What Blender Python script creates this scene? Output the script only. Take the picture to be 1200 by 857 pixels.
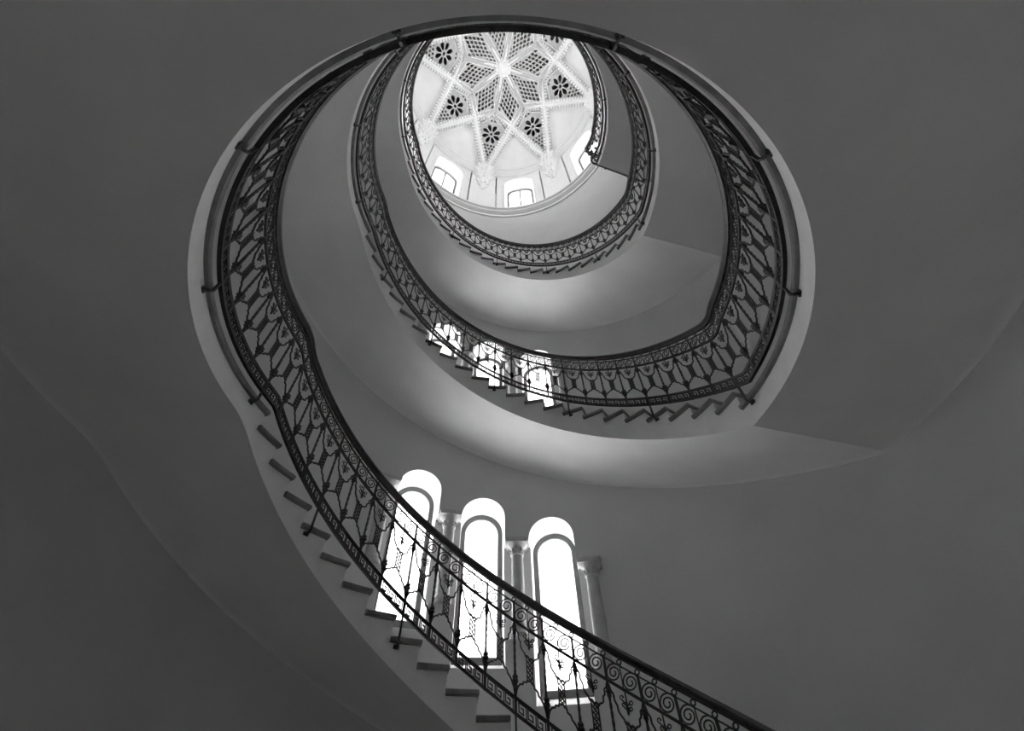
import bpy, bmesh, math, random
from mathutils import Vector, Matrix
random.seed(7)
R_ = math.radians
for o in list(bpy.data.objects):
    bpy.data.objects.remove(o, do_unlink=True)
scene = bpy.context.scene
COL = scene.collection

# ------------------------------------------------------------------ units
# the stair is laid out in units of the well radius (2.3 m); z = 0 is the eye height
S = 2.3
ZF1, H = 1.265, 1.7735               # first landing floor, storey height
ZG = ZF1 - H                         # ground floor
RW = 1.62                            # wall radius
SOF1 = 1.157                         # first landing soffit
RISE = H / 23
STEP = 6.81                          # degrees per tread
TH0 = 79.7                           # nosing line starts here (theta from +Y towards +X)
RB = 0.972                           # balustrade radius

def P(th, r, z):
    t = R_(th)
    return Vector((r * math.sin(t) * S, r * math.cos(t) * S, (z - ZG) * S))

# ------------------------------------------------------------------ camera
F, PIT, YAW, ROLL, CX, CY = 519.07, .87064, -.01532, -.02475, .03971, -1.03424
fw = Vector((math.sin(YAW) * math.cos(PIT), math.cos(YAW) * math.cos(PIT), math.sin(PIT)))
rt = Vector((math.cos(YAW), -math.sin(YAW), 0))
up = rt.cross(fw)
rt, up = rt * math.cos(ROLL) + up * math.sin(ROLL), up * math.cos(ROLL) - rt * math.sin(ROLL)
cam = bpy.data.cameras.new('camera')
cam.sensor_width = 36
cam.lens = 36 * F / 1200
cam.clip_start = .02
cam_o = bpy.data.objects.new('camera', cam)
COL.objects.link(cam_o)
m = Matrix((rt, up, -fw)).transposed().to_4x4()
m.translation = Vector((CX * S, CY * S, -ZG * S))
cam_o.matrix_world = m
scene.camera = cam_o

# ------------------------------------------------------------------ light
world = bpy.data.worlds.new('world')
scene.world = world
world.use_nodes = True
world.node_tree.nodes['Background'].inputs[0].default_value = (.8, .8, .8, 1)
world.node_tree.nodes['Background'].inputs[1].default_value = 3.0
scene.view_settings.view_transform = 'Standard'
scene.view_settings.look = 'None'
scene.view_settings.gamma = 1
scene.view_settings.use_curve_mapping = False
scene.view_settings.exposure = 2.1
scene.cycles.max_bounces = 16
scene.cycles.diffuse_bounces = 12
scene.cycles.transparent_max_bounces = 12

# ------------------------------------------------------------------ materials
def mat(name, g, rough=.7, var=.0, scale=3., bump=0., bscale=60., metal=0., emit=None):
    mt = bpy.data.materials.new(name)
    mt.use_nodes = True
    nt = mt.node_tree
    b = nt.nodes['Principled BSDF']
    b.inputs['Base Color'].default_value = (g, g, g, 1)
    b.inputs['Roughness'].default_value = rough
    b.inputs['Metallic'].default_value = metal
    tc = nt.nodes.new('ShaderNodeTexCoord')
    if var:
        n = nt.nodes.new('ShaderNodeTexNoise')
        n.inputs['Scale'].default_value = scale
        n.inputs['Detail'].default_value = 6
        cr = nt.nodes.new('ShaderNodeValToRGB')
        lo, hi = g * (1 - var), min(1, g * (1 + var))
        cr.color_ramp.elements[0].position = .3
        cr.color_ramp.elements[1].position = .7
        cr.color_ramp.elements[0].color = (lo, lo, lo, 1)
        cr.color_ramp.elements[1].color = (hi, hi, hi, 1)
        nt.links.new(tc.outputs['Object'], n.inputs['Vector'])
        nt.links.new(n.outputs['Fac'], cr.inputs['Fac'])
        nt.links.new(cr.outputs['Color'], b.inputs['Base Color'])
        if emit:
            nt.links.new(cr.outputs['Color'], b.inputs['Emission Color'])
    if bump:
        n2 = nt.nodes.new('ShaderNodeTexNoise')
        n2.inputs['Scale'].default_value = bscale
        n2.inputs['Detail'].default_value = 4
        bp_ = nt.nodes.new('ShaderNodeBump')
        bp_.inputs['Strength'].default_value = bump
        bp_.inputs['Distance'].default_value = .01
        nt.links.new(tc.outputs['Object'], n2.inputs['Vector'])
        nt.links.new(n2.outputs['Fac'], bp_.inputs['Height'])
        nt.links.new(bp_.outputs['Normal'], b.inputs['Normal'])
    if emit:
        if not var:
            b.inputs['Emission Color'].default_value = (1, 1, 1, 1)
        b.inputs['Emission Strength'].default_value = emit
    return mt

M = {
    'wall': mat('wall_plaster', .66, .8, .05, 1.2, .12, 40),
    'soffit': mat('soffit_plaster', .86, .75, .04, 1.5, .08, 50),
    'string': mat('string_plaster', .92, .7, .06, 4, .1, 60),
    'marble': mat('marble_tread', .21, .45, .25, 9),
    'riser': mat('riser_stone', .66, .55, .15, 9),
    'iron': mat('wrought_iron', .045, .45, .3, 30, .2, 120, .3),
    'wood': mat('handrail_wood', .055, .35, .35, 14),
    'dome': mat('dome_plaster', .88, .8, .03, 3),
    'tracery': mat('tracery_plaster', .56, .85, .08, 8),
    'loft': mat('loft_boards', .30, .9, .2, 5),
    'stone': mat('column_stone', .55, .7, .1, 10, .1, 50),
    'frame': mat('window_frame_paint', .10, .5, .1, 10),
    'lfloor': mat('bounce_floor', .72, .4, .2, 3),
    'ttop': mat('bounce_tread_top', .8, .5, .08, 4),
    'dframe': mat('drum_frame_paint', .22, .6),
    'floor': mat('floor_marble', .75, .4, .15, 3),
    }
def glass(name, tr, lo=.8, hi=1.):
    mt = bpy.data.materials.new(name); mt.use_nodes = True
    nt = mt.node_tree; nt.nodes.clear()
    out = nt.nodes.new('ShaderNodeOutputMaterial'); mx = nt.nodes.new('ShaderNodeMixShader')
    a = nt.nodes.new('ShaderNodeBsdfTranslucent'); b = nt.nodes.new('ShaderNodeBsdfTransparent')
    tc = nt.nodes.new('ShaderNodeTexCoord'); n = nt.nodes.new('ShaderNodeTexNoise'); cr = nt.nodes.new('ShaderNodeValToRGB')
    n.inputs['Scale'].default_value = 1.4
    cr.color_ramp.elements[0].color = (lo, lo, lo, 1); cr.color_ramp.elements[1].color = (hi, hi, hi, 1)
    nt.links.new(tc.outputs['Object'], n.inputs['Vector']); nt.links.new(n.outputs['Fac'], cr.inputs['Fac'])
    nt.links.new(cr.outputs['Color'], b.inputs['Color'])
    a.inputs['Color'].default_value = (hi, hi, hi, 1)
    mx.inputs[0].default_value = tr
    nt.links.new(a.outputs[0], mx.inputs[1]); nt.links.new(b.outputs[0], mx.inputs[2]); nt.links.new(mx.outputs[0], out.inputs[0])
    return mt
M['pane'] = glass('frosted_pane', .8, .60, .70)
M['dpane'] = glass('drum_pane', .95, .50, .53)

# ------------------------------------------------------------------ helpers
class MB:
    def __init__(s):
        s.v, s.f = [], []
    def add(s, vs, fs):
        n = len(s.v)
        s.v += [tuple(x) for x in vs]
        s.f += [tuple(i + n for i in f) for f in fs]
    def quad(s, a, b, c, d):
        s.add([a, b, c, d], [(0, 1, 2, 3)])
    def box(s, c, sx, sy, sz, rot=None):
        vs = []
        for x in (-1, 1):
            for y in (-1, 1):
                for z in (-1, 1):
                    p = Vector((x * sx / 2, y * sy / 2, z * sz / 2))
                    if rot: p = rot @ p
                    vs.append(Vector(c) + p)
        s.add(vs, [(0, 1, 3, 2), (4, 6, 7, 5), (0, 4, 5, 1), (2, 3, 7, 6), (0, 2, 6, 4), (1, 5, 7, 3)])
    def grid(s, rows, closed=False):
        n, w = len(rows), len(rows[0])
        vs = [p for r in rows for p in r]
        fs = []
        for i in range(n - 1):
            for j in range(w if closed else w - 1):
                k = (j + 1) % w
                fs.append((i * w + j, i * w + k, (i + 1) * w + k, (i + 1) * w + j))
        s.add(vs, fs)
    def loft(s, rings):                     # closed rings + end caps
        s.grid(rings, True)
        n = len(s.v); w = len(rings[0]); a = n - w * len(rings)
        s.f.append(tuple(range(a, a + w))[::-1])
        s.f.append(tuple(range(n - w, n)))
    def tube(s, pts, rad, n=5, ref=Vector((0, 1, 0)), rad2=None, closed=False, phase=0.):
        pts = [Vector(p) for p in pts]
        rings = []
        L = len(pts)
        for i, p in enumerate(pts):
            if closed: t = pts[(i + 1) % L] - pts[i - 1]
            else: t = pts[min(i + 1, L - 1)] - pts[max(i - 1, 0)]
            if t.length < 1e-9: t = Vector((0, 0, 1))
            t.normalize()
            N = ref - t * ref.dot(t)
            if N.length < 1e-4: N = t.orthogonal()
            N.normalize()
            Bn = t.cross(N)
            q = rad[i] if isinstance(rad, (list, tuple)) else rad
            q2 = q if rad2 is None else rad2
            rings.append([p + N * (q2 * math.cos(phase + 2 * math.pi * k / n)) + Bn * (q * math.sin(phase + 2 * math.pi * k / n)) for k in range(n)])
        if closed:
            rings.append(rings[0]); s.grid(rings, True)
        else:
            s.loft(rings)
    def flat(s, pts, w, d, ref=Vector((0, 1, 0))):  # bar of rectangular section, w in plane, d along ref
        s.tube(pts, w * .7071, 4, ref, d * .7071, phase=math.pi / 4)
    def lathe(s, c, prof, n=16):
        rings = [[Vector(c) + Vector((r * math.cos(2 * math.pi * k / n), r * math.sin(2 * math.pi * k / n), z)) for k in range(n)] for r, z in prof]
        s.loft(rings)
    def mesh(s, name, smooth=False):
        me = bpy.data.meshes.new(name)
        me.from_pydata(s.v, [], s.f)
        me.update()
        bm = bmesh.new(); bm.from_mesh(me)
        bmesh.ops.recalc_face_normals(bm, faces=bm.faces)
        bm.to_mesh(me); bm.free()
        if smooth:
            me.shade_smooth() if hasattr(me, 'shade_smooth') else None
            try: me.set_sharp_from_angle(angle=R_(40))
            except Exception: pass
        return me

def link(name, data, parent=None, material=None):
    o = bpy.data.objects.new(name, data)
    COL.objects.link(o)
    if material is not None and data is not None and not data.materials:
        data.materials.append(material)
    if parent is not None:
        o.parent = parent
        o.matrix_parent_inverse = Matrix.Translation(-parent.location)
    return o
def build(name, mb, material, parent=None, smooth=False):
    return link(name, mb.mesh(name, smooth), parent, M[material])
def tag(o, label=None, cat=None, group=None, kind=None):
    if label: o['label'] = label
    if cat: o['category'] = cat
    if group: o['group'] = group
    if kind: o['kind'] = kind
    return o
def empty(name, loc, label, cat, group=None):
    o = link(name, None); o.location = loc
    o.empty_display_size = .1
    return tag(o, label, cat, group)

def frange(a, b, st):
    n = max(1, int(math.ceil(abs(b - a) / st - 1e-6)))
    return [a + (b - a) * i / n for i in range(n + 1)]

# ------------------------------------------------------------------ the stair path
# phi grows as the stair climbs: theta = TH0 - phi, one storey = 360 degrees
FL = STEP * 23
def th(phi): return TH0 - phi
def base(phi):
    k = math.floor(phi / 360)
    return ZG + k * H + H * min(1, (phi - 360 * k) / FL)
def flw(phi):                               # 1 on a flight, 0 on a landing
    p = phi % 360
    def ss(x): x = max(0, min(1, x)); return x * x * (3 - 2 * x)
    d = 4.0
    if p > 340: return ss((p - 360 + d) / (2 * d))
    return ss((p + d) / (2 * d)) * (1 - ss((p - FL + d) / (2 * d)))
LEV = {'b0': (.010, .014), 'b1': (.022, .026), 'k0': (.058, .063), 'k1': (.070, .077),
       's0': (.322, .370), 's1': (.334, .384), 't0': (.398, .446), 't1': (.404, .452),
       'h0': (.424, .470), 'h1': (.462, .513)}
def lz(name, phi):
    a, b = LEV[name]; w = flw(phi)
    return base(phi) + a * w + b * (1 - w)
BUMP = {0: 0., 1: -.045, 2: -.03}
P0, P1 = TH0 - 72.8, TH0 + 81.5
def sofz(phi, inner=True):
    k = math.floor(phi / 360); p = phi - 360 * k
    z0 = SOF1 - H + k * H
    t = (p - P0) / (P1 - P0)
    e = .026
    if t > 1 + e: t = 1
    elif t > 1 - e: t = t - (t - 1 + e) ** 2 / (4 * e)     # eased into the landing
    t = max(0, t)
    return z0 + H * t + (BUMP.get(k, 0) if inner else .008) * 4 * t * (1 - t)

# ================================================================== SETTING
# ---- floor
mb = MB()
mb.lathe((0, 0, 0), [((RW + .3) * S, -.25), ((RW + .3) * S, 0), (.05, 0.0)], 96)
tag(build('floor', mb, 'floor'), kind='structure')

# ---- round wall with the climbing triple windows
WC = [-23.0, -7.6, 7.75]                    # window centres (theta)
WHALF = 5.0
WTOP = [1.900, 1.737, 1.577]
WSILL = [.900, .737, .575]                  # sloping sill at the wall face
CCOL = [-30.6, -15.25, .07, 15.4]           # columns
CTOP = [1.760, 1.592, 1.421, 1.256]
CBOT = [1.205, 1.040, .870, .705]
ARCH_H = R_(WHALF) * RW
EDGE_L = WC[0] - WHALF - 5.1
EDGE_R = WC[2] + WHALF + 5.1
def opening(t):
    for i in range(3):
        if abs(t - WC[i]) <= WHALF + 1e-6:
            x = (t - WC[i]) / WHALF
            return (WSILL[i], WTOP[i] - ARCH_H + ARCH_H * math.sqrt(max(0, 1 - x * x)))
    if t < WC[0]: i = 0
    elif t < WC[1]: i = 1
    elif t < WC[2]: i = 2
    else: i = 3
    return (CBOT[i], CTOP[i])
DZS = [0, H]                                 # the two flights whose windows show
segs = []                                    # (theta_a, theta_b) pieces inside which the opening is smooth
edges = [EDGE_L]
for c in WC: edges += [c - WHALF, c + WHALF]
edges.append(EDGE_R)
TOPW = 6.80
mb = MB()
def col_quads(a, b, ia, ib):
    for (la, ha), (lb, hb) in zip(ia, ib):
        mb.quad(P(a, RW, la), P(b, RW, lb), P(b, RW, hb), P(a, RW, ha))
def solid(o):
    out = [ZG]
    for dz in DZS: out += [o[0] + dz, o[1] + dz]
    out.append(TOPW)
    return list(zip(out[0::2], out[1::2]))
for a, b in zip(edges[:-1], edges[1:]):
    ts = [a + (b - a) * (.5 - .5 * math.cos(math.pi * i / 20)) for i in range(21)]
    for t0, t1 in zip(ts[:-1], ts[1:]):
        e = 1e-4
        col_quads(t0, t1, solid(opening(t0 + e if t0 == a else t0)), solid(opening(t1 - e if t1 == b else t1)))
ts = frange(EDGE_R, EDGE_L + 360, 1.5)
for t0, t1 in zip(ts[:-1], ts[1:]):
    mb.quad(P(t0, RW, ZG), P(t1, RW, ZG), P(t1, RW, TOPW), P(t0, RW, TOPW))
wall = tag(build('wall_round', mb, 'wall', smooth=True), kind='structure')
DEEP, SLOT, SLOPE = .215, .085, .075
EIN = .55 * SLOT / DEEP
for dz in DZS:                               # reveals of the openings
    mb = MB(); slot = MB(); sill = MB()
    for i in range(3):
        c = WC[i]; n = 20
        for k in range(n):
            x0, x1 = -math.cos(math.pi * k / n), -math.cos(math.pi * (k + 1) / n)
            q = []
            for x in (x0, x1):
                z = WTOP[i] - ARCH_H + ARCH_H * math.sqrt(max(0, 1 - x * x)) + dz
                q.append((c + x * WHALF, c + x * (WHALF - .55), z))
            mb.quad(P(q[0][0], RW, q[0][2]), P(q[1][0], RW, q[1][2]), P(q[1][1], RW + DEEP, q[1][2] - .008), P(q[0][1], RW + DEEP, q[0][2] - .008))
        zs = WSILL[i] + dz; zt = WTOP[i] - ARCH_H + dz
        for sd, ci in ((-1, i), (1, i + 1)):
            e0, e1 = c + sd * WHALF, c + sd * (WHALF - .55)
            cb, ct = CBOT[ci] + dz, min(CTOP[ci] + dz, zt)
            for z0, z1, rr in ((zs, cb, RW), (cb, ct, RW + SLOT), (ct, zt, RW)):
                if z1 > z0 + 1e-5:
                    e0 = c + sd * (WHALF - (EIN if rr > RW else 0))
                    mb.quad(P(e0, rr, z0), P(e1, RW + DEEP, z0), P(e1, RW + DEEP, z1), P(e0, rr, z1))
        sill.grid([[P(c + x * WHALF, RW, zs), P(c + x * (WHALF - .55), RW + DEEP, zs + SLOPE)] for x in [-math.cos(math.pi * k / 20) for k in range(21)]])
    for ci in range(4):                      # recess behind each column
        a = EDGE_L if ci == 0 else WC[ci - 1] + WHALF
        b = EDGE_R if ci == 3 else WC[ci] - WHALF
        z0, z1 = CBOT[ci] + dz, CTOP[ci] + dz
        a2, b2 = a + EIN * (-1 if ci > 0 else 0), b + EIN * (1 if ci < 3 else 0)
        fs = [.5 - .5 * math.cos(math.pi * k / 20) for k in range(21)]
        slot.grid([[P(a2 + (b2 - a2) * f, RW + SLOT, z) for z in (z0, z1)] for f in fs])
        for z in (z0, z1):
            slot.grid([[P(a + (b - a) * f, RW, z), P(a2 + (b2 - a2) * f, RW + SLOT, z)] for f in fs])
        if ci == 0: slot.quad(P(a, RW, z0), P(a, RW + SLOT, z0), P(a, RW + SLOT, z1), P(a, RW, z1))
        if ci == 3: slot.quad(P(b, RW, z0), P(b, RW + SLOT, z0), P(b, RW + SLOT, z1), P(b, RW, z1))
    build('window_reveal', mb, 'string', wall, smooth=True)
    build('column_recess', slot, 'wall', wall)
    build('window_sill', sill, 'stone', wall)

# ---- arched stair windows
wn = 0
FR = RW + DEEP - .012
storey = ['lowest', 'second', 'third']
for lv, dz in enumerate(DZS):
    for i in range(3):
        wn += 1
        c, zt, zs = WC[i], WTOP[i] + dz - .008, WSILL[i] + dz + SLOPE
        hw = WHALF - .42
        ah = R_(hw) * FR
        def loop(inset, r, n=20):
            h = hw - inset / FR * 180 / math.pi
            a = ah - inset
            pts = [P(c - h, r, zs + inset)]
            for k in range(n + 1):
                x = -math.cos(math.pi * k / n)
                pts.append(P(c + x * h, r, zt - ah + a * math.sqrt(max(0, 1 - x * x))))
            pts.append(P(c + h, r, zs + inset))
            return pts
        mb = MB()
        A = [loop(-.02, FR), loop(.031, FR), loop(.031, FR + .03), loop(-.02, FR + .03), loop(-.02, FR)]
        mb.grid([l + [l[0]] for l in A])
        w = build('window_%d' % wn, mb, 'frame')
        tag(w, kind='structure')
        w['label'] = '%s of three climbing arched frosted windows beside the %s flight' % (['highest', 'middle', 'lowest'][i], storey[lv])
        mb = MB()
        lp = loop(.020, FR + .015)
        mb.add(lp, [tuple(range(len(lp)))])
        build('pane', mb, 'pane', w)
        mb = MB()                            # thin inner bead
        A = [loop(.031, FR + .004), loop(.037, FR + .004), loop(.037, FR + .014)]
        mb.grid([l + [l[0]] for l in A])
        build('glazing_bead', mb, 'stone', w)

# ---- columns between and beside the windows
def make_column(ci, dz, label, group):
    z0, z1 = CBOT[ci] + dz, CTOP[ci] + dz
    t = CCOL[ci]
    rr = RW + .012
    o = P(t, rr, z0)
    root = empty('stone_column', o, label, 'column', group)
    h = (z1 - z0) * S
    rs = .030 * RW * S * .80
    mb = MB()
    mb.lathe(o, [(rs * 1.0, .10), (rs, .12), (rs * .97, h * .5), (rs * .9, h - .20)], 20)
    build('shaft', mb, 'stone', root, True)
    mb = MB()
    mb.lathe(o, [(rs * 1.35, 0), (rs * 1.35, .035), (rs * 1.42, .05), (rs * 1.35, .065), (rs * 1.12, .075), (rs * 1.15, .09), (rs, .11)], 20)
    build('base', mb, 'stone', root, True)
    mb = MB()
    zc = h - .215
    mb.lathe(o, [(rs * .9, zc), (rs * 1.06, zc + .012), (rs * 1.06, zc + .03), (rs * .92, zc + .042), (rs * .96, zc + .09), (rs * 1.12, zc + .105), (rs * 1.08, zc + .112), (rs * 1.45, zc + .145), (rs * 1.68, zc + .165), (rs * 1.68, zc + .175)], 20)
    cp = build('capital', mb, 'stone', root, True)
    mb = MB()                                # leaves of the capital
    for k in range(8):
        a = 2 * math.pi * k / 8
        d = Vector((math.cos(a), math.sin(a), 0))
        mb.tube([o + d * (rs * .94) + Vector((0, 0, zc + .045)), o + d * (rs * 1.0) + Vector((0, 0, zc + .07)), o + d * (rs * 1.12) + Vector((0, 0, zc + .092)), o + d * (rs * 1.16) + Vector((0, 0, zc + .085))], [.014, .018, .014, .005], 6, Vector((0, 0, 1)))
    build('leaves', mb, 'stone', cp, True)
    mb = MB()
    rot = Matrix.Rotation(-R_(t), 3, 'Z')
    mb.box(o + Vector((0, 0, h - .04)), .30, .30, .022, rot)
    mb.box(o + Vector((0, 0, h - .012)), .325, .32, .034, rot)
    build('abacus', mb, 'stone', root)
where = ['left of the topmost', 'between the upper two', 'between the lower two', 'beside the lowest']
for lv, dz in enumerate(DZS):
    for ci in range(4):
        make_column(ci, dz, ['stone column with leafy capital before the highest of three climbing windows, %s flight',
                             'stone column with leafy capital between the higher two arched windows, %s flight',
                             'stone column with leafy capital between the lower two arched windows, %s flight',
                             'stone column with leafy capital ending the row of arched windows, %s flight'][ci] % storey[lv], 'columns of the stair windows')

# ================================================================== STAIR FLIGHTS AND LANDINGS
TT = .021                                    # tread thickness
def soffit_part(mb, a, b):
    rows = []
    for phi in frange(a, b, 1.5):
        zi, zo = sofz(phi), sofz(phi, False)
        row = []
        for f in (0, .25, .5, .75, .92): row.append(P(th(phi), 1 + (RW - 1) * f, zi + (zo - zi) * f))
        for q in (.955, .975, .99, 1.003):   # small cove against the wall
            x = (q - .92) / .083
            row.append(P(th(phi), 1 + (RW - 1) * q, zi + (zo - zi) * q - .018 * (1 - math.sqrt(max(0, 1 - x * x)))))
        rows.append(row)
    mb.grid(rows)
def arcbox(mb, phi0, phi1, r0, r1, z0, z1, st=1.5, bev=.004):
    prof = [(r0 + bev, z0), (r0, z0 + bev), (r0, z1 - bev), (r0 + bev, z1), (r1, z1), (r1, z0)]
    mb.loft([[P(th(p), r, z) for r, z in prof] for p in frange(phi0, phi1, st)])
tread_mesh = riser_mesh = None
fl_label = ['lowest curved stair flight with plastered soffit and grey treads',
            'middle curved stair flight with pale stepped edge and plain soffit',
            'topmost curved stair flight below the star vault']
ld_label = ['lowest curved landing with broad plain soffit and pale edge',
            'middle curved landing between the second and topmost flights',
            'topmost curved landing ending at a straight railing under the vault']
LEND = 1080 + TH0 - 70.6                     # where the last landing stops
for k in range(3):
    ph = 360 * k
    root = empty('stair_flight', P(72.9, 1.3, ZG + k * H), fl_label[k], 'staircase', 'stair flights')
    a, b = ph + TH0 - 72.9, ph + FL
    mb = MB(); soffit_part(mb, a, ph + FL + 14)
    build('soffit', mb, 'soffit', root, True)
    mb = MB()                                # pale face of the string, stepped along its top
    for j in range(1, 23):
        zt = ZG + k * H + RISE * j - TT
        pa = ph + TH0 - 72.9 + STEP * (j - 1); pb = pa + STEP
        ps = frange(pa, pb, 1.2)
        for p, q in zip(ps[:-1], ps[1:]):
            mb.quad(P(th(p), 1, sofz(p)), P(th(q), 1, sofz(q)), P(th(q), 1, zt), P(th(p), 1, zt))
    build('string_board', mb, 'string', root, True)
    if tread_mesh is None:
        t = MB()                             # tread in its own frame: front edge at theta 0
        prof = lambda r: None
        rows = []
        for d in (-.42, -.30, 1.5, 3.0, 4.5, 6.0, STEP + .1):
            z0, z1 = (-TT, 0)
            if d == -.42: z0, z1 = -TT + .005, -.005
            rows.append([P(-d, r, ZG + z) for r, z in ((.983, z0 + .004), (.983, z1 - .004), (.987, z1), (RW, z1), (RW, z0), (.987, z0))])
        t.loft(rows)
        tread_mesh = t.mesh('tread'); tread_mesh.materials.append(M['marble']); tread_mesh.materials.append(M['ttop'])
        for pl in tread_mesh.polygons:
            if pl.normal.z > .95: pl.material_index = 1   # top paled to bounce light upward; dark sides blend grey stone and shade
        t = MB()
        t.loft([[P(-d, r, ZG + z) for r, z in ((1.0005, 0), (1.0005, RISE - TT), (RW, RISE - TT), (RW, 0))] for d in (0, .4)])
        riser_mesh = t.mesh('riser'); riser_mesh.materials.append(M['riser'])
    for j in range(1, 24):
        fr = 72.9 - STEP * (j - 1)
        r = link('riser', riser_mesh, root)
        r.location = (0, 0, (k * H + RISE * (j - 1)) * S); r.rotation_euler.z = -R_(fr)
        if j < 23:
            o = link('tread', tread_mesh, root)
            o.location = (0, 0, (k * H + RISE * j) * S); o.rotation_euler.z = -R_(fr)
    # landing above the flight
    zf = ZG + (k + 1) * H
    a, b = ph + FL, (ph + 360 + TH0 - 72.9 if k < 2 else LEND)
    root = empty('stair_landing', P(180, 1.3, zf - TT * 4), ld_label[k], 'landing', 'stair landings')
    mb = MB(); soffit_part(mb, ph + FL + 14, b)
    build('soffit', mb, 'soffit', root, True)
    mb = MB()
    ps = frange(a, b, 1.5)
    for p, q in zip(ps[:-1], ps[1:]):
        mb.quad(P(th(p), 1, sofz(p)), P(th(q), 1, sofz(q)), P(th(q), 1, zf - TT), P(th(p), 1, zf - TT))
    if k == 2:
        mb.quad(P(th(b), 1, sofz(b)), P(th(b), RW, sofz(b)), P(th(b), RW, zf - TT), P(th(b), 1, zf - TT))
    build('string_board', mb, 'string', root, True)
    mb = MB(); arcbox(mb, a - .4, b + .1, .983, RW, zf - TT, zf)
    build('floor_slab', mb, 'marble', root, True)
    mb = MB()
    mb.grid([[P(th(p), r, zf + .0015) for r in (1.01, 1.3, RW)] for p in frange(a, b, 1.5)])
    build('bounce_layer', mb, 'lfloor', root, True)  # unseen pale layer, added over the slab to bounce light onto soffits

# ================================================================== BALUSTRADES
def smooth_poly(pts, n=4):
    out = []
    L = len(pts)
    for i in range(L - 1):
        p0, p1, p2, p3 = (Vector((*pts[max(0, min(L - 1, i + d))], 0)) for d in (-1, 0, 1, 2))
        for k in range(n):
            t = k / n
            q = .5 * ((2 * p1) + (p2 - p0) * t + (2 * p0 - 5 * p1 + 4 * p2 - p3) * t * t + (3 * p1 - p0 - 3 * p2 + p3) * t ** 3)
            out.append((q.x, q.y))
    out.append(tuple(pts[-1]))
    return out
VBR = [(.03, .98), (.07, .91), (.13, .88), (.14, .81), (.20, .77), (.21, .71), (.28, .67), (.34, .65), (.37, .61), (.44, .64), (.50, .60)]
ARC = [(.02, .02), (.05, .09), (.12, .165), (.20, .205), (.25, .215), (.27, .25), (.33, .265), (.37, .265), (.39, .31), (.44, .305), (.50, .33)]
KEY = [(.02, 0), (.02, .98), (.84, .98), (.84, .2), (.36, .2), (.36, .64), (.6, .64)]
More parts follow.
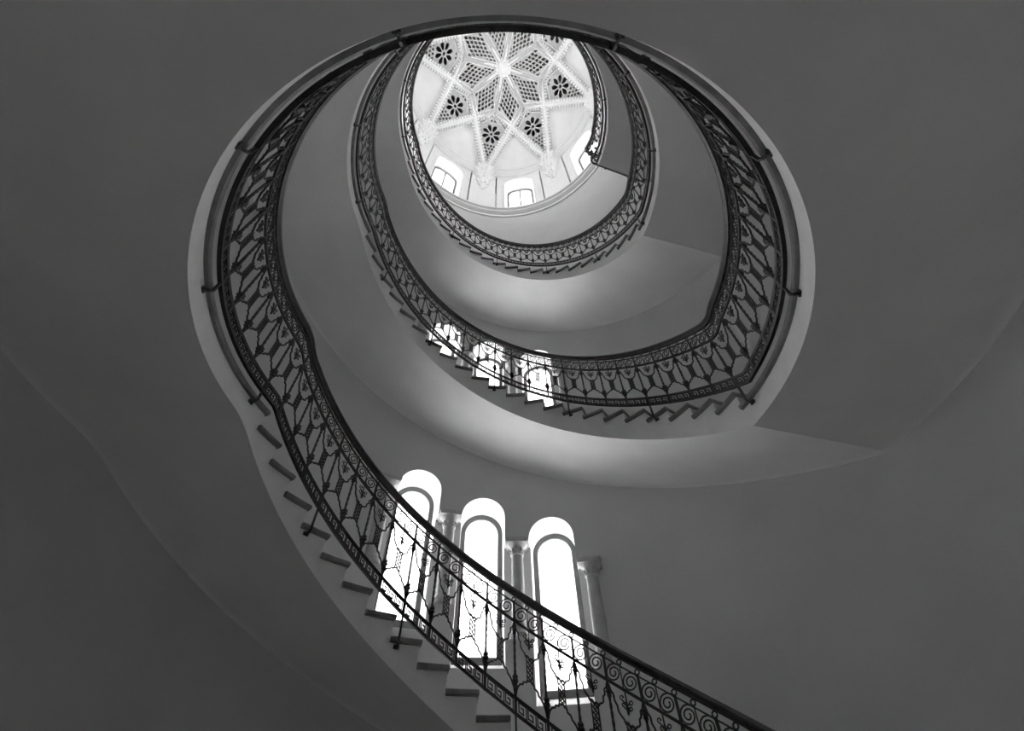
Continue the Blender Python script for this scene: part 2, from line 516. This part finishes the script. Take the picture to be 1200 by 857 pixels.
def bay_parts(pos, zl):
    """pos(u, dr, z) -> point in the part's frame, zl(level, u) -> height; returns the four parts of one bay"""
    def zz(lo, hi, u, v): return zl(lo, u) * (1 - v) + zl(hi, u) * v
    main = lambda u, v: pos(u, 0, zz('k1', 's0', u, v))
    out = {}
    # baluster: twisted bar with two leafy knops, plain bar through the scroll band
    mb = MB()
    za, zb = zl('b0', 0), zl('k1', 0)
    mb.flat([pos(0, 0, za), pos(0, 0, zb)], .024, .020)
    z0, z1 = zl('k1', 0), zl('s0', 0)
    n = 30
    rings = []
    for i in range(n + 1):
        f = i / n
        c = pos(0, 0, z0 + (z1 - z0) * f)
        rad = .0125
        ang = f * math.pi * 5 if .24 < f < .84 else (.24 if f <= .24 else .84) * math.pi * 5
        rings.append([c + Vector((rad * math.cos(ang + math.pi * q / 2), rad * math.sin(ang + math.pi * q / 2), 0)) for q in range(4)])
    mb.loft(rings)
    out['baluster'] = mb
    for f, big in ((.19, 1.25), (.885, 1.0)):
        mb = MB(); out['baluster>knop%d' % int(f * 10)] = mb
        c = pos(0, 0, z0 + (z1 - z0) * f)
        prof = [(.012, -.045), (.020, -.032), (.016, -.022), (.027, -.004), (.018, .010), (.024, .020), (.013, .036)]
        k = 8
        mb.loft([[c + Vector((r * big * (1.18 if q % 2 else .85) * math.cos(2 * math.pi * q / k), r * big * (1.18 if q % 2 else .85) * math.sin(2 * math.pi * q / k), z * big)) for q in range(k)] for r, z in prof])
    mb = out['baluster']
    mb.flat([pos(0, 0, zl('s0', 0)), pos(0, 0, zl('t1', 0))], .020, .018)
    # ring on top of the post
    def ring(c, r, t, mbx):
        mbx.tube([c + Vector((r * math.cos(2 * math.pi * q / 10), 0, r * math.sin(2 * math.pi * q / 10))) for q in range(10)], t, 5, closed=True)
    hz = (zl('h0', 0) - zl('t1', 0)) * S
    ring(pos(0, 0, (zl('h0', 0) + zl('t1', 0)) / 2), hz * .42, .0065, mb)
    # scroll panel: two volutes, a thin bar and a ring
    pan = MB(); out['scroll_panel'] = pan
    for uc in (.27, .75):
        mb = MB(); out['scroll_panel>volute%d' % int(uc * 10)] = mb
        zc = (zl('s1', uc) + zl('t0', uc)) / 2
        rr = (zl('t0', uc) - zl('s1', uc)) / 2 * S * .97
        c = pos(uc, 0, zc)
        ex = (pos(uc + .05, 0, zc) - pos(uc - .05, 0, zc)).normalized()
        pts = []
        for i in range(29):
            f = i / 28
            a = math.pi * .15 + f * math.pi * 4.1
            r = rr * (1 - .80 * f)
            pts.append(c - ex * (r * math.cos(a)) + Vector((0, 0, r * math.sin(a))))
        mb.tube(pts, .0065, 5)
    mb = pan
    mb.flat([pos(.52, 0, zl('s0', .52)), pos(.52, 0, zl('t1', .52))], .008, .008)
    ring(pos(.52, 0, (zl('h0', .52) + zl('t1', .52)) / 2), hz * .42, .0065, mb)
    # ornament panel
    mb = MB()
    arcm = MB(); out['ornament_panel'] = mb; out['ornament_panel>arch'] = arcm
    for src, mb in ((VBR, mb), (ARC, arcm)):
        for mir in (0, 1):
            pts = smooth_poly(src, 2)
            mb.tube([main(1 - u if mir else u, v) for u, v in pts], .0085, 5)
    mb = MB(); out['ornament_panel>lattice'] = mb
    for u in (.40, .60):
        mb.flat([main(u, .29), main(u, .45), main(u, .645)], .011, .010)
    n = 5
    for sgn in (0, 1):
        mb.tube([main(.40 if (i + sgn) % 2 else .60, .30 + .335 * i / n) for i in range(n + 1)], .0068, 4)
    for i in range(n - 1):
        ring(main(.5, .30 + .335 * (i + 1) / n), .011, .005, mb)
    mb = MB(); out['ornament_panel>pendant'] = mb
    mb.tube([main(.5, 1.0), main(.5, .90), main(.5, .82), main(.5, .755), main(.5, .73)], [.006, .007, .013, .010, .002], 6)
    for sg in (-1, 1):
        for (du, v, r) in ((.13, .905, .013), (.10, .83, .012)):
            c = main(.5 + sg * du, v)
            pts = [c + Vector((sg * -r * math.cos(a), 0, r * math.sin(a))) for a in [math.pi * (1.0 - 1.4 * i / 8) for i in range(9)]]
            mb.tube([main(.5, v - .05)] + pts[::-1], .0052, 4)
            mb.lathe(pts[0] - Vector((0, 0, .008)), [(.002, 0), (.0085, .006), (.0085, .011), (.002, .017)], 6)
    # Greek key band
    mb = MB()
    for kx in range(3):
        pts = [(.075 + (kx + x) * .29, y) for x, y in KEY]
        pp = [pos(u, 0, zz('b1', 'k0', u, v)) for u, v in pts]
        for a, b in zip(pp[:-1], pp[1:]):
            e = (b - a).normalized() * .0045
            mb.flat([a - e, b + e], .0095, .012)
    out['key_panel'] = mb
    return out
cache = {}
def clean(nm): return nm.split('>')[-1].rstrip('0123456789')
def place(parts, root, loc, rz):             # 'part' then its 'part>sub' pieces
    made = {}
    for nm, me in parts.items():
        if '>' in nm:
            c = link(clean(nm), me, made[nm.split('>')[0]]); c.matrix_parent_inverse = Matrix()
        else:
            o = link(nm, me, root); o.location = loc; o.rotation_euler.z = rz; made[nm] = o
def rail_strip(mb, phis, prof):              # prof: (dr, level, dz)
    mb.loft([[P(th(p), RB + dr, lz(l, p) + dz) for dr, l, dz in prof] for p in phis])
def support_mesh(dz):
    mb = MB()
    # from the bottom rail straight down past the tread end, then back to the string face (frame: theta 0, nosing line = 0)
    q = lambda r, z, t=0: Vector((t, r * S, z * S))
    mb.flat([q(RB, .20), q(RB, .012), q(RB, dz + .006), q(RB + .006, dz), q(1.002, dz)], .020, .016, Vector((1, 0, 0)))
    mb.lathe(q(.994, dz), [(.004, -.022), (.013, -.014), (.017, 0), (.012, .012), (.004, .02)], 8)
    mb.box(q(.997, dz), .05, .014, .03)
    me = mb.mesh('support_bracket'); me.materials.append(M['iron'])
    return me
def foot(phi):                               # just below the tread or landing slab at this place
    def under(p):
        k = math.floor(p / 360); q = p - 360 * k - (TH0 - 72.9)
        if q < 0: return ZG + k * H - TT
        return ZG + k * H + RISE * min(23, math.floor(q / STEP) + 1) - TT
    return min(under(phi - .5), under(phi), under(phi + .5)) - .013 - base(phi)

def balustrade(label, phi0, phi1, nb, sup_idx, st=1.2):
    root = empty('iron_balustrade', P(th(phi0), RB, base(phi0)), label, 'railing', 'wrought iron balustrades')
    phis = frange(phi0, phi1, st)
    for nm, prof, mt in (
        ('handrail', [(-.013, 'h0', .016), (-.008, 'h0', .010), (-.008, 'h0', .0), (.008, 'h0', .0), (.008, 'h0', .010), (.013, 'h0', .016), (.0145, 'h1', -.012), (.008, 'h1', 0), (-.008, 'h1', 0), (-.0145, 'h1', -.012)], 'wood'),
        ('scroll_rail', [(-.0035, 't0', 0), (.0035, 't0', 0), (.0035, 't1', 0), (-.0035, 't1', 0)], 'iron'),
        ('frieze_rail', [(-.004, 's0', 0), (.004, 's0', 0), (.004, 's1', 0), (-.004, 's1', 0)], 'iron'),
        ('key_rail', [(-.004, 'k0', 0), (.004, 'k0', 0), (.004, 'k1', 0), (-.004, 'k1', 0)], 'iron'),
        ('bottom_rail', [(-.0068, 'b0', 0), (.0068, 'b0', 0), (.0068, 'b1', 0), (-.0068, 'b1', 0)], 'iron')):
        mb = MB(); rail_strip(mb, phis, prof)
        build(nm, mb, mt, root, nm == 'handrail')
    w = (phi1 - phi0) / nb
    for i in range(nb):
        p0 = phi0 + w * i
        wa, wb = flw(p0 - .01), flw(p0 + w + .01)
        pure = wa == wb and (wa in (0, 1)) and flw(p0 + w / 2) == wa
        key = (round(w, 3), wa) if pure else None
        if key in cache: parts = cache[key]
        else:
            b0 = base(p0)
            def pos(u, dr, z, w=w, b0=b0):
                t = -R_(w * u); r = RB + dr
                return Vector((r * math.sin(t) * S, r * math.cos(t) * S, (z - b0) * S))
            bp = bay_parts(pos, lambda l, u, p0=p0: lz(l, p0 + w * u))
            parts = {}
            for nm, mbb in bp.items():
                me = mbb.mesh(clean(nm)); me.materials.append(M['iron']); parts[nm] = me
            if key: cache[key] = parts
        place(parts, root, (0, 0, (base(p0) - ZG) * S), -R_(th(p0)))
        if i in sup_idx:
            o = link('support_bracket', support_mesh(foot(p0)), root)
            o.location = (0, 0, (base(p0) - ZG) * S)
            o.rotation_euler.z = -R_(th(p0))
w1 = 6.8
top1 = TH0 + 82.1
balustrade('black wrought iron balustrade with Greek key band climbing the lowest flight', top1 - 23 * w1, top1, 23, {3, 7, 11, 15, 19})
L1e = 360 + TH0 - 76.2
balustrade('black wrought iron balustrade curving around the lowest landing', top1, L1e, 28, set(range(0, 28, 4)))
f2e = L1e + 24 * 6.9
balustrade('black wrought iron balustrade climbing the middle flight', L1e, f2e, 24, set(range(0, 24, 4)))
L2e = 720 + TH0 - 76.2
balustrade('black wrought iron balustrade curving around the middle landing', f2e, L2e, 28, set(range(0, 28, 4)))
f3e = L2e + 24 * 6.9
balustrade('black wrought iron balustrade climbing the topmost flight', L2e, f3e, 24, set(range(0, 24, 4)))
LE3 = LEND + 1.6
balustrade('black wrought iron balustrade curving around the topmost landing', f3e, LE3, 29, set(range(0, 29, 4)))
# straight railing that closes the last landing
t_end = th(LE3)
zb = ZG + 3 * H
root = empty('iron_balustrade', P(t_end, RB, zb), 'short straight iron balustrade closing the end of the topmost landing', 'railing', 'wrought iron balustrades')
rot = Matrix.Rotation(-R_(t_end), 4, 'Z')
def rpos(r, d, z): return rot @ Vector((d, r * S, (z - ZG) * S))
O3 = {l: zb + v[1] for l, v in LEV.items()}
for nm, l0, l1, hw_, mt in (('handrail', 'h0', 'h1', .03, 'wood'), ('scroll_rail', 't0', 't1', .008, 'iron'), ('frieze_rail', 's0', 's1', .009, 'iron'), ('key_rail', 'k0', 'k1', .009, 'iron'), ('bottom_rail', 'b0', 'b1', .009, 'iron')):
    mb = MB()
    r0, r1 = RB - .012, RW + .005
    mb.loft([[rpos(r, d, z) for d, z in ((-hw_, O3[l0]), (hw_, O3[l0]), (hw_, O3[l1]), (-hw_, O3[l1]))] for r in (r0, r1)])
    build(nm, mb, mt, root)
wb_ = (RW - RB) / 5
gap = R_(LE3 - LEND) * S                     # from the railing line back to the slab end, per unit radius
for r in (RB + wb_, RB + 3 * wb_):
    mb = MB()
    mb.flat([rpos(r, 0, zb + .02), rpos(r, 0, zb - .030), rpos(r, gap * r + .01, zb - .036)], .018, .018, rot.to_3x3() @ Vector((0, 1, 0)))
    build('support_bracket', mb, 'iron', root)
def spos(u, dr, z): return Vector((u * wb_ * S, dr * S, (z - zb) * S))
bp = bay_parts(spos, lambda l, u: O3[l])
parts = {}
for nm, mbb in bp.items():
    me = mbb.mesh(clean(nm)); me.materials.append(M['iron']); parts[nm] = me
for i in range(5):
    place(parts, root, rpos(RB + wb_ * i, 0, zb), -R_(t_end) + math.pi / 2)

# ================================================================== DRUM AND STAR VAULT
A0 = 7.06                                    # azimuth of a drum window; springers lie half way
# cornice above the round wall
mb = MB()
prof = [(RW + .05, 6.69), (RW - .022, 6.69), (RW - .022, 6.735), (RW - .004, 6.74), (RW - .004, 6.757), (RW - .05, 6.775), (RW - .068, 6.79), (RW - .068, 6.815), (RW - .036, 6.825), (RW - .036, 6.842), (RW - .088, 6.862), (RW - .088, 6.895), (RW + .05, 6.905)]
rings = [[P(t, r, z) for r, z in prof] for t in frange(0, 360, 2)]
mb.grid(rings)
tag(build('trim_1', mb, 'dome', smooth=True), kind='structure')
bpy.data.objects['trim_1']['label'] = 'pale moulded cornice ring below the drum windows'
ZD0, ZD1 = 6.88, 8.80
WHD, WTD, RISED = 8.8, 8.47, .30
dr_root = None
mb = MB()                                    # outer shell that closes the slits
for t0, t1 in zip(frange(0, 360, 3)[:-1], frange(0, 360, 3)[1:]):
    mb.quad(P(t0, RW + .36, ZD0 - .1), P(t1, RW + .36, ZD0 - .1), P(t1, RW - .01, ZD0 - .1), P(t0, RW - .01, ZD0 - .1))
tq = frange(0, 360, 1.5)                     # unseen ring added over the drum wall to keep daylight out of the loft
mb.grid([[P(t, r, ZD1 + .003) for r in (RW + .015, RW + .36)] for t in tq])
for k in range(8):                           # stands behind the piers, open at the windows
    for t0, t1 in zip(frange(8.4, 36.6, 1.41)[:-1], frange(8.4, 36.6, 1.41)[1:]):
        a0, a1 = A0 + 45 * k + t0, A0 + 45 * k + t1
        mb.quad(P(a0, RW + .36, ZD0 - .1), P(a1, RW + .36, ZD0 - .1), P(a1, RW + .36, ZD1 + .1), P(a0, RW + .36, ZD1 + .1))
    tq = frange(8.4, 36.6, 1.41)
    for t0, t1 in zip(tq[:-1], tq[1:]):
        a0, a1 = A0 + 45 * k + t0, A0 + 45 * k + t1
        mb.quad(P(a0, RW + .36, ZD1 + .1), P(a1, RW + .36, ZD1 + .1), P(a1, RW + .20, ZD1 + .1), P(a0, RW + .20, ZD1 + .1))
    for e in (8.4, 36.6):
        a0 = A0 + 45 * k + e
        mb.quad(P(a0, RW + .36, ZD0 - .1), P(a0, RW + .19, ZD0 - .1), P(a0, RW + .19, ZD1 + .1), P(a0, RW + .36, ZD1 + .1))
drum = tag(build('wall_drum', mb, 'wall'), kind='structure')
pier = MB()
rows = []
for t in frange(-7.75, 7.75, 1.4):
    rows.append([P(t, r, z) for r, z in ((RW + .14, ZD0), (RW, ZD0), (RW, ZD1), (RW + .14, ZD1))])
pier.loft(rows)
pier_me = pier.mesh('pier', False); pier_me.materials.append(M['dome'])
bay = MB()
def arch(x, top, rise): return top - rise + rise * math.sqrt(max(0, 1 - x * x))
RI = RW + .012
HB = 13.85
GH, GT, GR, RG = 7.3, 8.40, .22, RW + .19
ts = frange(-HB, -WHD, 1.4)
def bq(t0, t1, za0, za1, zb0, zb1): bay.quad(P(t0, RI, za0), P(t1, RI, za1), P(t1, RI, zb1), P(t0, RI, zb0))
for sgn in (-1, 1):
    for t0, t1 in zip(ts[:-1], ts[1:]): bq(sgn * t0, sgn * t1, ZD0, ZD0, ZD1, ZD1)
    bay.quad(P(sgn * HB, RI, ZD0), P(sgn * HB, RI + .3, ZD0), P(sgn * HB, RI + .3, ZD1), P(sgn * HB, RI, ZD1))
    bay.quad(P(sgn * WHD, RI, ZD0), P(sgn * GH, RG, ZD0), P(sgn * GH, RG, GT - GR), P(sgn * WHD, RI, WTD - RISED))
n = 16
for k in range(n):
    x0, x1 = -math.cos(math.pi * k / n), -math.cos(math.pi * (k + 1) / n)
    bq(x0 * WHD, x1 * WHD, arch(x0, WTD, RISED), arch(x1, WTD, RISED), ZD1, ZD1)
    bay.quad(P(x0 * WHD, RI, arch(x0, WTD, RISED)), P(x1 * WHD, RI, arch(x1, WTD, RISED)), P(x1 * GH, RG, arch(x1, GT, GR)), P(x0 * GH, RG, arch(x0, GT, GR)))
bay_me = bay.mesh('window_bay', True); bay_me.materials.append(M['dome'])
# hood mould round each drum window
hood = MB()
def hl(off, r):
    pts = [P(-WHD - off * 35, r, ZD0)]
    for k in range(n + 1):
        x = -math.cos(math.pi * k / n)
        pts.append(P(x * (WHD + off * 35), r, arch(x, WTD, RISED) + off))
    pts.append(P(WHD + off * 35, r, ZD0))
    return pts
hood.grid([hl(.005, RI), hl(.005, RI - .018), hl(.03, RI - .018), hl(.035, RI - .008), hl(.055, RI - .008), hl(.055, RI + .002)])
hood_me = hood.mesh('hood_mould', True); hood_me.materials.append(M['dome'])
fr_me = MB()
def gl(inset, r):
    h = GH - inset * 32
    pts = [P(-h, r, ZD0 + .02)]
    for k in range(n + 1):
        x = -math.cos(math.pi * k / n)
        pts.append(P(x * h, r, arch(x, GT - inset, GR)))
    pts.append(P(h, r, ZD0 + .02))
    return pts
fr_me.grid([gl(-.03, RG), gl(-.03, RG - .02), gl(.03, RG - .02), gl(.03, RG)])
fr_me.grid([[P(-.4, RG, ZD0), P(-.4, RG - .02, ZD0), P(.4, RG - .02, ZD0), P(.4, RG, ZD0)], [P(-.4, RG, GT), P(-.4, RG - .02, GT), P(.4, RG - .02, GT), P(.4, RG, GT)]])
dfr_me = fr_me.mesh('drum_frame'); dfr_me.materials.append(M['dframe'])
pa_me = []
for sgn in (-1, 1):
    q = MB()
    pts = [P(sgn * .1, RG + .005, ZD0)] + [P(sgn * x * GH, RG + .005, arch(x, GT, GR)) for x in [.014 + .986 * math.sin(math.pi / 2 * k / 8) for k in range(9)]] + [P(sgn * GH, RG + .005, ZD0)]
    q.add(pts, [tuple(range(len(pts)))])
    me = q.mesh('pane'); me.materials.append(M['dpane']); pa_me.append(me)
for k in range(8):
    t = A0 + 45 * k
    o = link('window_bay', bay_me, drum); o.rotation_euler.z = -R_(t)
    h = link('hood_mould', hood_me, o); h.rotation_euler.z = 0; h.matrix_parent_inverse = Matrix()
    wn += 1
    o = link('window_%d' % wn, dfr_me); o.rotation_euler.z = -R_(t); tag(o, kind='structure')
    o['label'] = 'arched two-light drum window under the star vault'; o['group'] = 'drum windows'
    for me in pa_me:
        p = link('pane', me, o); p.matrix_parent_inverse = Matrix()
    o = link('pier', pier_me, drum); o.rotation_euler.z = -R_(t + 22.5)

# ---- vault
ZH = 9.52
RN, ZN, RX, ZX, RS, ZS = .704, 9.393, .906, 9.191, 1.60, 8.735
def N_(k): return P(A0 + 22.5 + 45 * k, RN, ZN)
def X_(k): return P(A0 + 45 * k, RX, ZX)
def S_(k): return P(A0 + 22.5 + 45 * k, RS, ZS)
HUB = P(0, 0, ZH)
UPZ = Vector((0, 0, 1))
LIFT = .12 * S
mb = MB()                                    # plain webs above each drum window
for k in range(8):
    x = X_(k) + UPZ * LIFT
    rows = []
    arc = []
    for i in range(17):
        f = i / 16
        arc.append(P(A0 + 45 * k - 22.5 + 45 * f, RW + .03, ZS + .06))
    for j in range(9):
        g = j / 8
        rows.append([p.lerp(x, g) + UPZ * (.10 * S * math.sin(math.pi * g) * (4 * f_ * (1 - f_)) * (1 - g)) for p, f_ in zip(arc, [i / 16 for i in range(17)])])
    mb.grid(rows)
ceil = tag(build('ceiling', mb, 'dome', smooth=True), kind='structure')
ceil['label'] = 'white star-ribbed vault with pierced rosette panels over the stairwell'
# mouldings under the webs, from springer to springer
mo = MB()
prof = [(RW + .02, ZS - .10), (RW - .03, ZS - .095), (RW - .03, ZS - .06), (RW - .008, ZS - .052), (RW - .008, ZS - .03), (RW - .055, ZS - .01), (RW - .07, ZS), (RW - .07, ZS + .03), (RW - .04, ZS + .036), (RW - .04, ZS + .05), (RW - .09, ZS + .07), (RW - .09, ZS + .10), (RW + .03, ZS + .11)]
mo.loft([[P(t, r, z) for r, z in prof] for t in frange(-22.5, 22.5, 2.25)])
mo_me = mo.mesh('wall_moulding', True); mo_me.materials.append(M['dome'])
for k in range(8):
    o = link('wall_moulding', mo_me, ceil); o.rotation_euler.z = -R_(A0 + 45 * k)
# ribs
def rib(name, a, b, w=.036, d=.055, beads=True):
    mb = MB()
    t = (b - a).normalized()
    side = t.cross(UPZ).normalized()
    nn = side.cross(t).normalized()
    if nn.z < 0: nn = -nn
    prof = [(-w, 2.6 * d), (-w, .3 * d), (-w * .62, .1 * d), (-w * .5, -.25 * d), (-w * .2, -.42 * d), (w * .2, -.42 * d), (w * .5, -.25 * d), (w * .62, .1 * d), (w, .3 * d), (w, 2.6 * d)]
    a2, b2 = a - t * .02 * S, b + t * .02 * S
    mb.loft([[p + side * (x * S) + nn * (y * S) for x, y in prof] for p in (a2, b2)])
    o = build(name, mb, 'dome', ceil)
    if beads:
        mb = MB()
        L = (b - a).length
        n = int(L / (.052 * S))
        gap_strip = MB()  # grey strips, painted shade for the shadow gaps around the beads
        for sd in (-1, 1):
            gap_strip.quad(*[p + side * (sd * x * S) + nn * (.026 * S) for p, x in ((a2 if (a - HUB).length > .01 else a + t * (L * .36), w), (a2 if (a - HUB).length > .01 else a + t * (L * .36), w + .042), (b, w + .042), (b, w))])
        build('bead_gap_shade', gap_strip, 'tracery', o)
        rotm = Matrix((side, t, nn)).transposed()
        for sd in (-1, 1):
            for i in range(n):
                if (a - HUB).length < .01 and (i + .5) / n < .38: continue
                c = a + t * (L * (i + .5) / n) + side * (sd * (w + .016) * S) + nn * (.016 * S)
                mb.box(c, .032 * S, .028 * S, .03 * S, rotm)
        bo = build('bead_row', mb, 'dome', o)
        bo['kind'] = 'stuff'
for k in range(8):
    rib('rib', HUB, N_(k))
    rib('rib', N_(k), X_(k)); rib('rib', N_(k), X_(k + 1))
    rib('rib', X_(k), S_(k)); rib('rib', X_(k + 1), S_(k))
# pierced panels: plate with real holes, a dark void behind
def plate(corners, holes, name, k0, lift=.03, thick=.02):
    """corners: 4 world points of panel k=0 (planar fit); holes: list of loops in the (s,t) frame"""
    o = sum(corners, Vector()) / len(corners)
    ax = (corners[2] - corners[0]).normalized()
    nn = ax.cross(corners[1] - corners[3]).normalized()
    if nn.z < 0: nn = -nn
    ay = nn.cross(ax)
    def to2(p): d = p - corners[0]; return (d.dot(ax), d.dot(ay))
    def to3(s, t, h): return corners[0] + ax * s + ay * t + nn * h
    c2 = [to2(c) for c in corners]
    cen = (sum(c[0] for c in c2) / 4, sum(c[1] for c in c2) / 4)
    c2 = [(cen[0] + (x - cen[0]) * .99, cen[1] + (y - cen[1]) * .99) for x, y in c2]
    bm = bmesh.new()
    loops = [c2] + holes(c2)
    edges_ = []
    walls = []
    for lp in loops:
        vs = [bm.verts.new(to3(x, y, lift * S)) for x, y in lp]
        for i in range(len(vs)):
            edges_.append(bm.edges.new((vs[i], vs[(i + 1) % len(vs)])))
        if lp is not c2: walls.append(vs)
    bmesh.ops.triangle_fill(bm, use_beauty=True, edges=edges_)
    for vs in walls:                         # hole sides
        top = [bm.verts.new(v.co + nn * (thick * S)) for v in vs]
        for i in range(len(vs)):
            j = (i + 1) % len(vs)
            bm.faces.new((vs[i], vs[j], top[j], top[i]))
    me = bpy.data.meshes.new(name); bm.to_mesh(me); bm.free()
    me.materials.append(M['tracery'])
    # raised border inside the ribs
    q = MB()
    def ins(f, h): return [to3(cen[0] + (x - cen[0]) * f, cen[1] + (y - cen[1]) * f, h * S) for x, y in c2]
    A = [ins(.80, lift), ins(.80, lift - .012), ins(.76, lift - .012), ins(.76, lift)]
    q.grid([l + [l[0]] for l in A])
    bord = q.mesh('panel_border'); bord.materials.append(M['dome'])
    return me, bord
def circ(cx, cy, r, n=8, ph=0): return [(cx + r * math.cos(2 * math.pi * i / n + ph), cy + r * math.sin(2 * math.pi * i / n + ph)) for i in range(n)]
def petal(cx, cy, a, r0, r1, w):
    out = []
    for i in range(10):
        q = 2 * math.pi * i / 10
        rr = (r0 + r1) / 2 + (r1 - r0) / 2 * math.cos(q)
        ww = w * math.sin(q) * (.55 + .45 * (rr - r0) / (r1 - r0))
        out.append((cx + rr * math.cos(a) - ww * math.sin(a), cy + rr * math.sin(a) + ww * math.cos(a)))
    return out
def inside(c2, x, y, f=1.):
    cx = sum(c[0] for c in c2) / 4; cy = sum(c[1] for c in c2) / 4
    px, py = cx + (x - cx) / f, cy + (y - cy) / f
    s = None
    for i in range(4):
        a, b = c2[i], c2[(i + 1) % 4]
        cr = (b[0] - a[0]) * (py - a[1]) - (b[1] - a[1]) * (px - a[0])
        if s is None: s = cr > 0
        elif (cr > 0) != s: return False
    return True
def kite_holes(c2):                          # c2: S, X, N, X  -> rosette near the N end
    L = c2[2][0]
    cx, r = L * .655, L * .15
    H_ = [circ(cx, 0, r * .17, 8)]
    for i in range(8):
        H_.append(petal(cx, 0, 2 * math.pi * (i + .5) / 8, r * .30, r * 1.05, r * .27))
    d = r * .38
    y = -6 * d
    i = 0
    for ix in range(60):
        x = ix * d * .9
        for iy in range(-12, 13):
            yy = (iy + (.5 if ix % 2 else 0)) * d
            if math.hypot(x - cx, yy) < r * 1.22: continue
            if inside(c2, x, yy, .70): H_.append(circ(x, yy, d * .37, 5))
    return H_
def rhomb_holes(c2):                         # hub, N, X, N -> net of lozenges
    L = c2[2][0]
    H_ = []
    d = L * .08
    for ix in range(40):
        x = L * .2 + ix * d * .8
        g = .55 + .55 * (x / L)
        for iy in range(-9, 10):
            yy = (iy + (.5 if ix % 2 else 0)) * d * g
            if inside(c2, x, yy, .70):
                H_.append([(x - d * .60 * g, yy), (x, yy - d * .36 * g), (x + d * .60 * g, yy), (x, yy + d * .36 * g)])
    return H_
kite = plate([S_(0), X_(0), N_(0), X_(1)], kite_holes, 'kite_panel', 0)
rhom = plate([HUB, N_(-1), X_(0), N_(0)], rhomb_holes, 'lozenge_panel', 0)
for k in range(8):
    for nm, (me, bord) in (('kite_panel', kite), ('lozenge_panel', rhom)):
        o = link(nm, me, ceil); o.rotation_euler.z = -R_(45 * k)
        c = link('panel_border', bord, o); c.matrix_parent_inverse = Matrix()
# hub boss
mb = MB()
mb.lathe(HUB + Vector((0, 0, -.07 * S)), [(.02 * S, 0), (.07 * S, .005 * S), (.10 * S, .03 * S), (.13 * S, .035 * S), (.15 * S, .06 * S), (.15 * S, .12 * S)], 24)
boss = build('hub_boss', mb, 'dome', ceil, True)
mb = MB()
for k in range(12):
    a = 2 * math.pi * k / 12
    c = HUB + Vector((math.cos(a) * .115 * S, math.sin(a) * .115 * S, -.05 * S))
    mb.lathe(c, [(.004, -.03), (.05, -.015), (.06, .02), (.05, .06)], 8)
build('petals', mb, 'dome', boss, True)
# corbels at the springers
mb = MB()
o0 = P(0, RW - .03, ZS)
prof = [(.008, -1.02), (.035, -.98), (.055, -.93), (.045, -.88), (.075, -.80), (.10, -.72), (.085, -.66), (.12, -.52), (.145, -.40), (.12, -.36), (.15, -.22), (.165, -.10), (.15, -.05), (.15, .06)]
mb.lathe(o0, [(r * S, z * S * .9) for r, z in prof], 18)
cor_me = mb.mesh('corbel', True); cor_me.materials.append(M['dome'])
mb = MB()
for (zr, rr, nl, sz) in ((-.80, .075, 7, .035), (-.58, .105, 9, .042), (-.30, .145, 11, .045), (-.06, .165, 12, .04)):
    for k in range(nl):
        a = 2 * math.pi * (k + .5) / nl
        d = Vector((math.cos(a), math.sin(a), 0))
        c = o0 + d * (rr * S) + Vector((0, 0, zr * S * .9))
        mb.tube([c + Vector((0, 0, -sz * 1.4 * S)) - d * .01 * S, c + d * .012 * S, c + Vector((0, 0, sz * S)) + d * .018 * S, c + Vector((0, 0, sz * .8 * S)) + d * .04 * S], [.012 * S, sz * .55 * S, sz * .5 * S, .006 * S], 6, Vector((0, 0, 1)))
lea_me = mb.mesh('leaves', True); lea_me.materials.append(M['dome'])
for k in range(8):
    o = link('corbel', cor_me, ceil); o.rotation_euler.z = -R_(A0 + 22.5 + 45 * k)
    l = link('leaves', lea_me, o); l.matrix_parent_inverse = Matrix()
# roof shell closing the vault
mb = MB()
mb.lathe(Vector((0, 0, 0)), [((RW + .21) * S, (8.66 - ZG) * S), ((RW + .21) * S, (ZH + .4 - ZG) * S), (.1, (ZH + .45 - ZG) * S)], 48)
mb.f.pop(-2)                                 # open below
build('roof_shell', mb, 'loft', ceil)

for nm, lb in (('floor', 'pale stone floor of the stair hall'), ('wall_round', 'round grey plastered wall of the stairwell'),
               ('wall_drum', 'white drum wall with eight window bays')):
    bpy.data.objects[nm]['label'] = lb
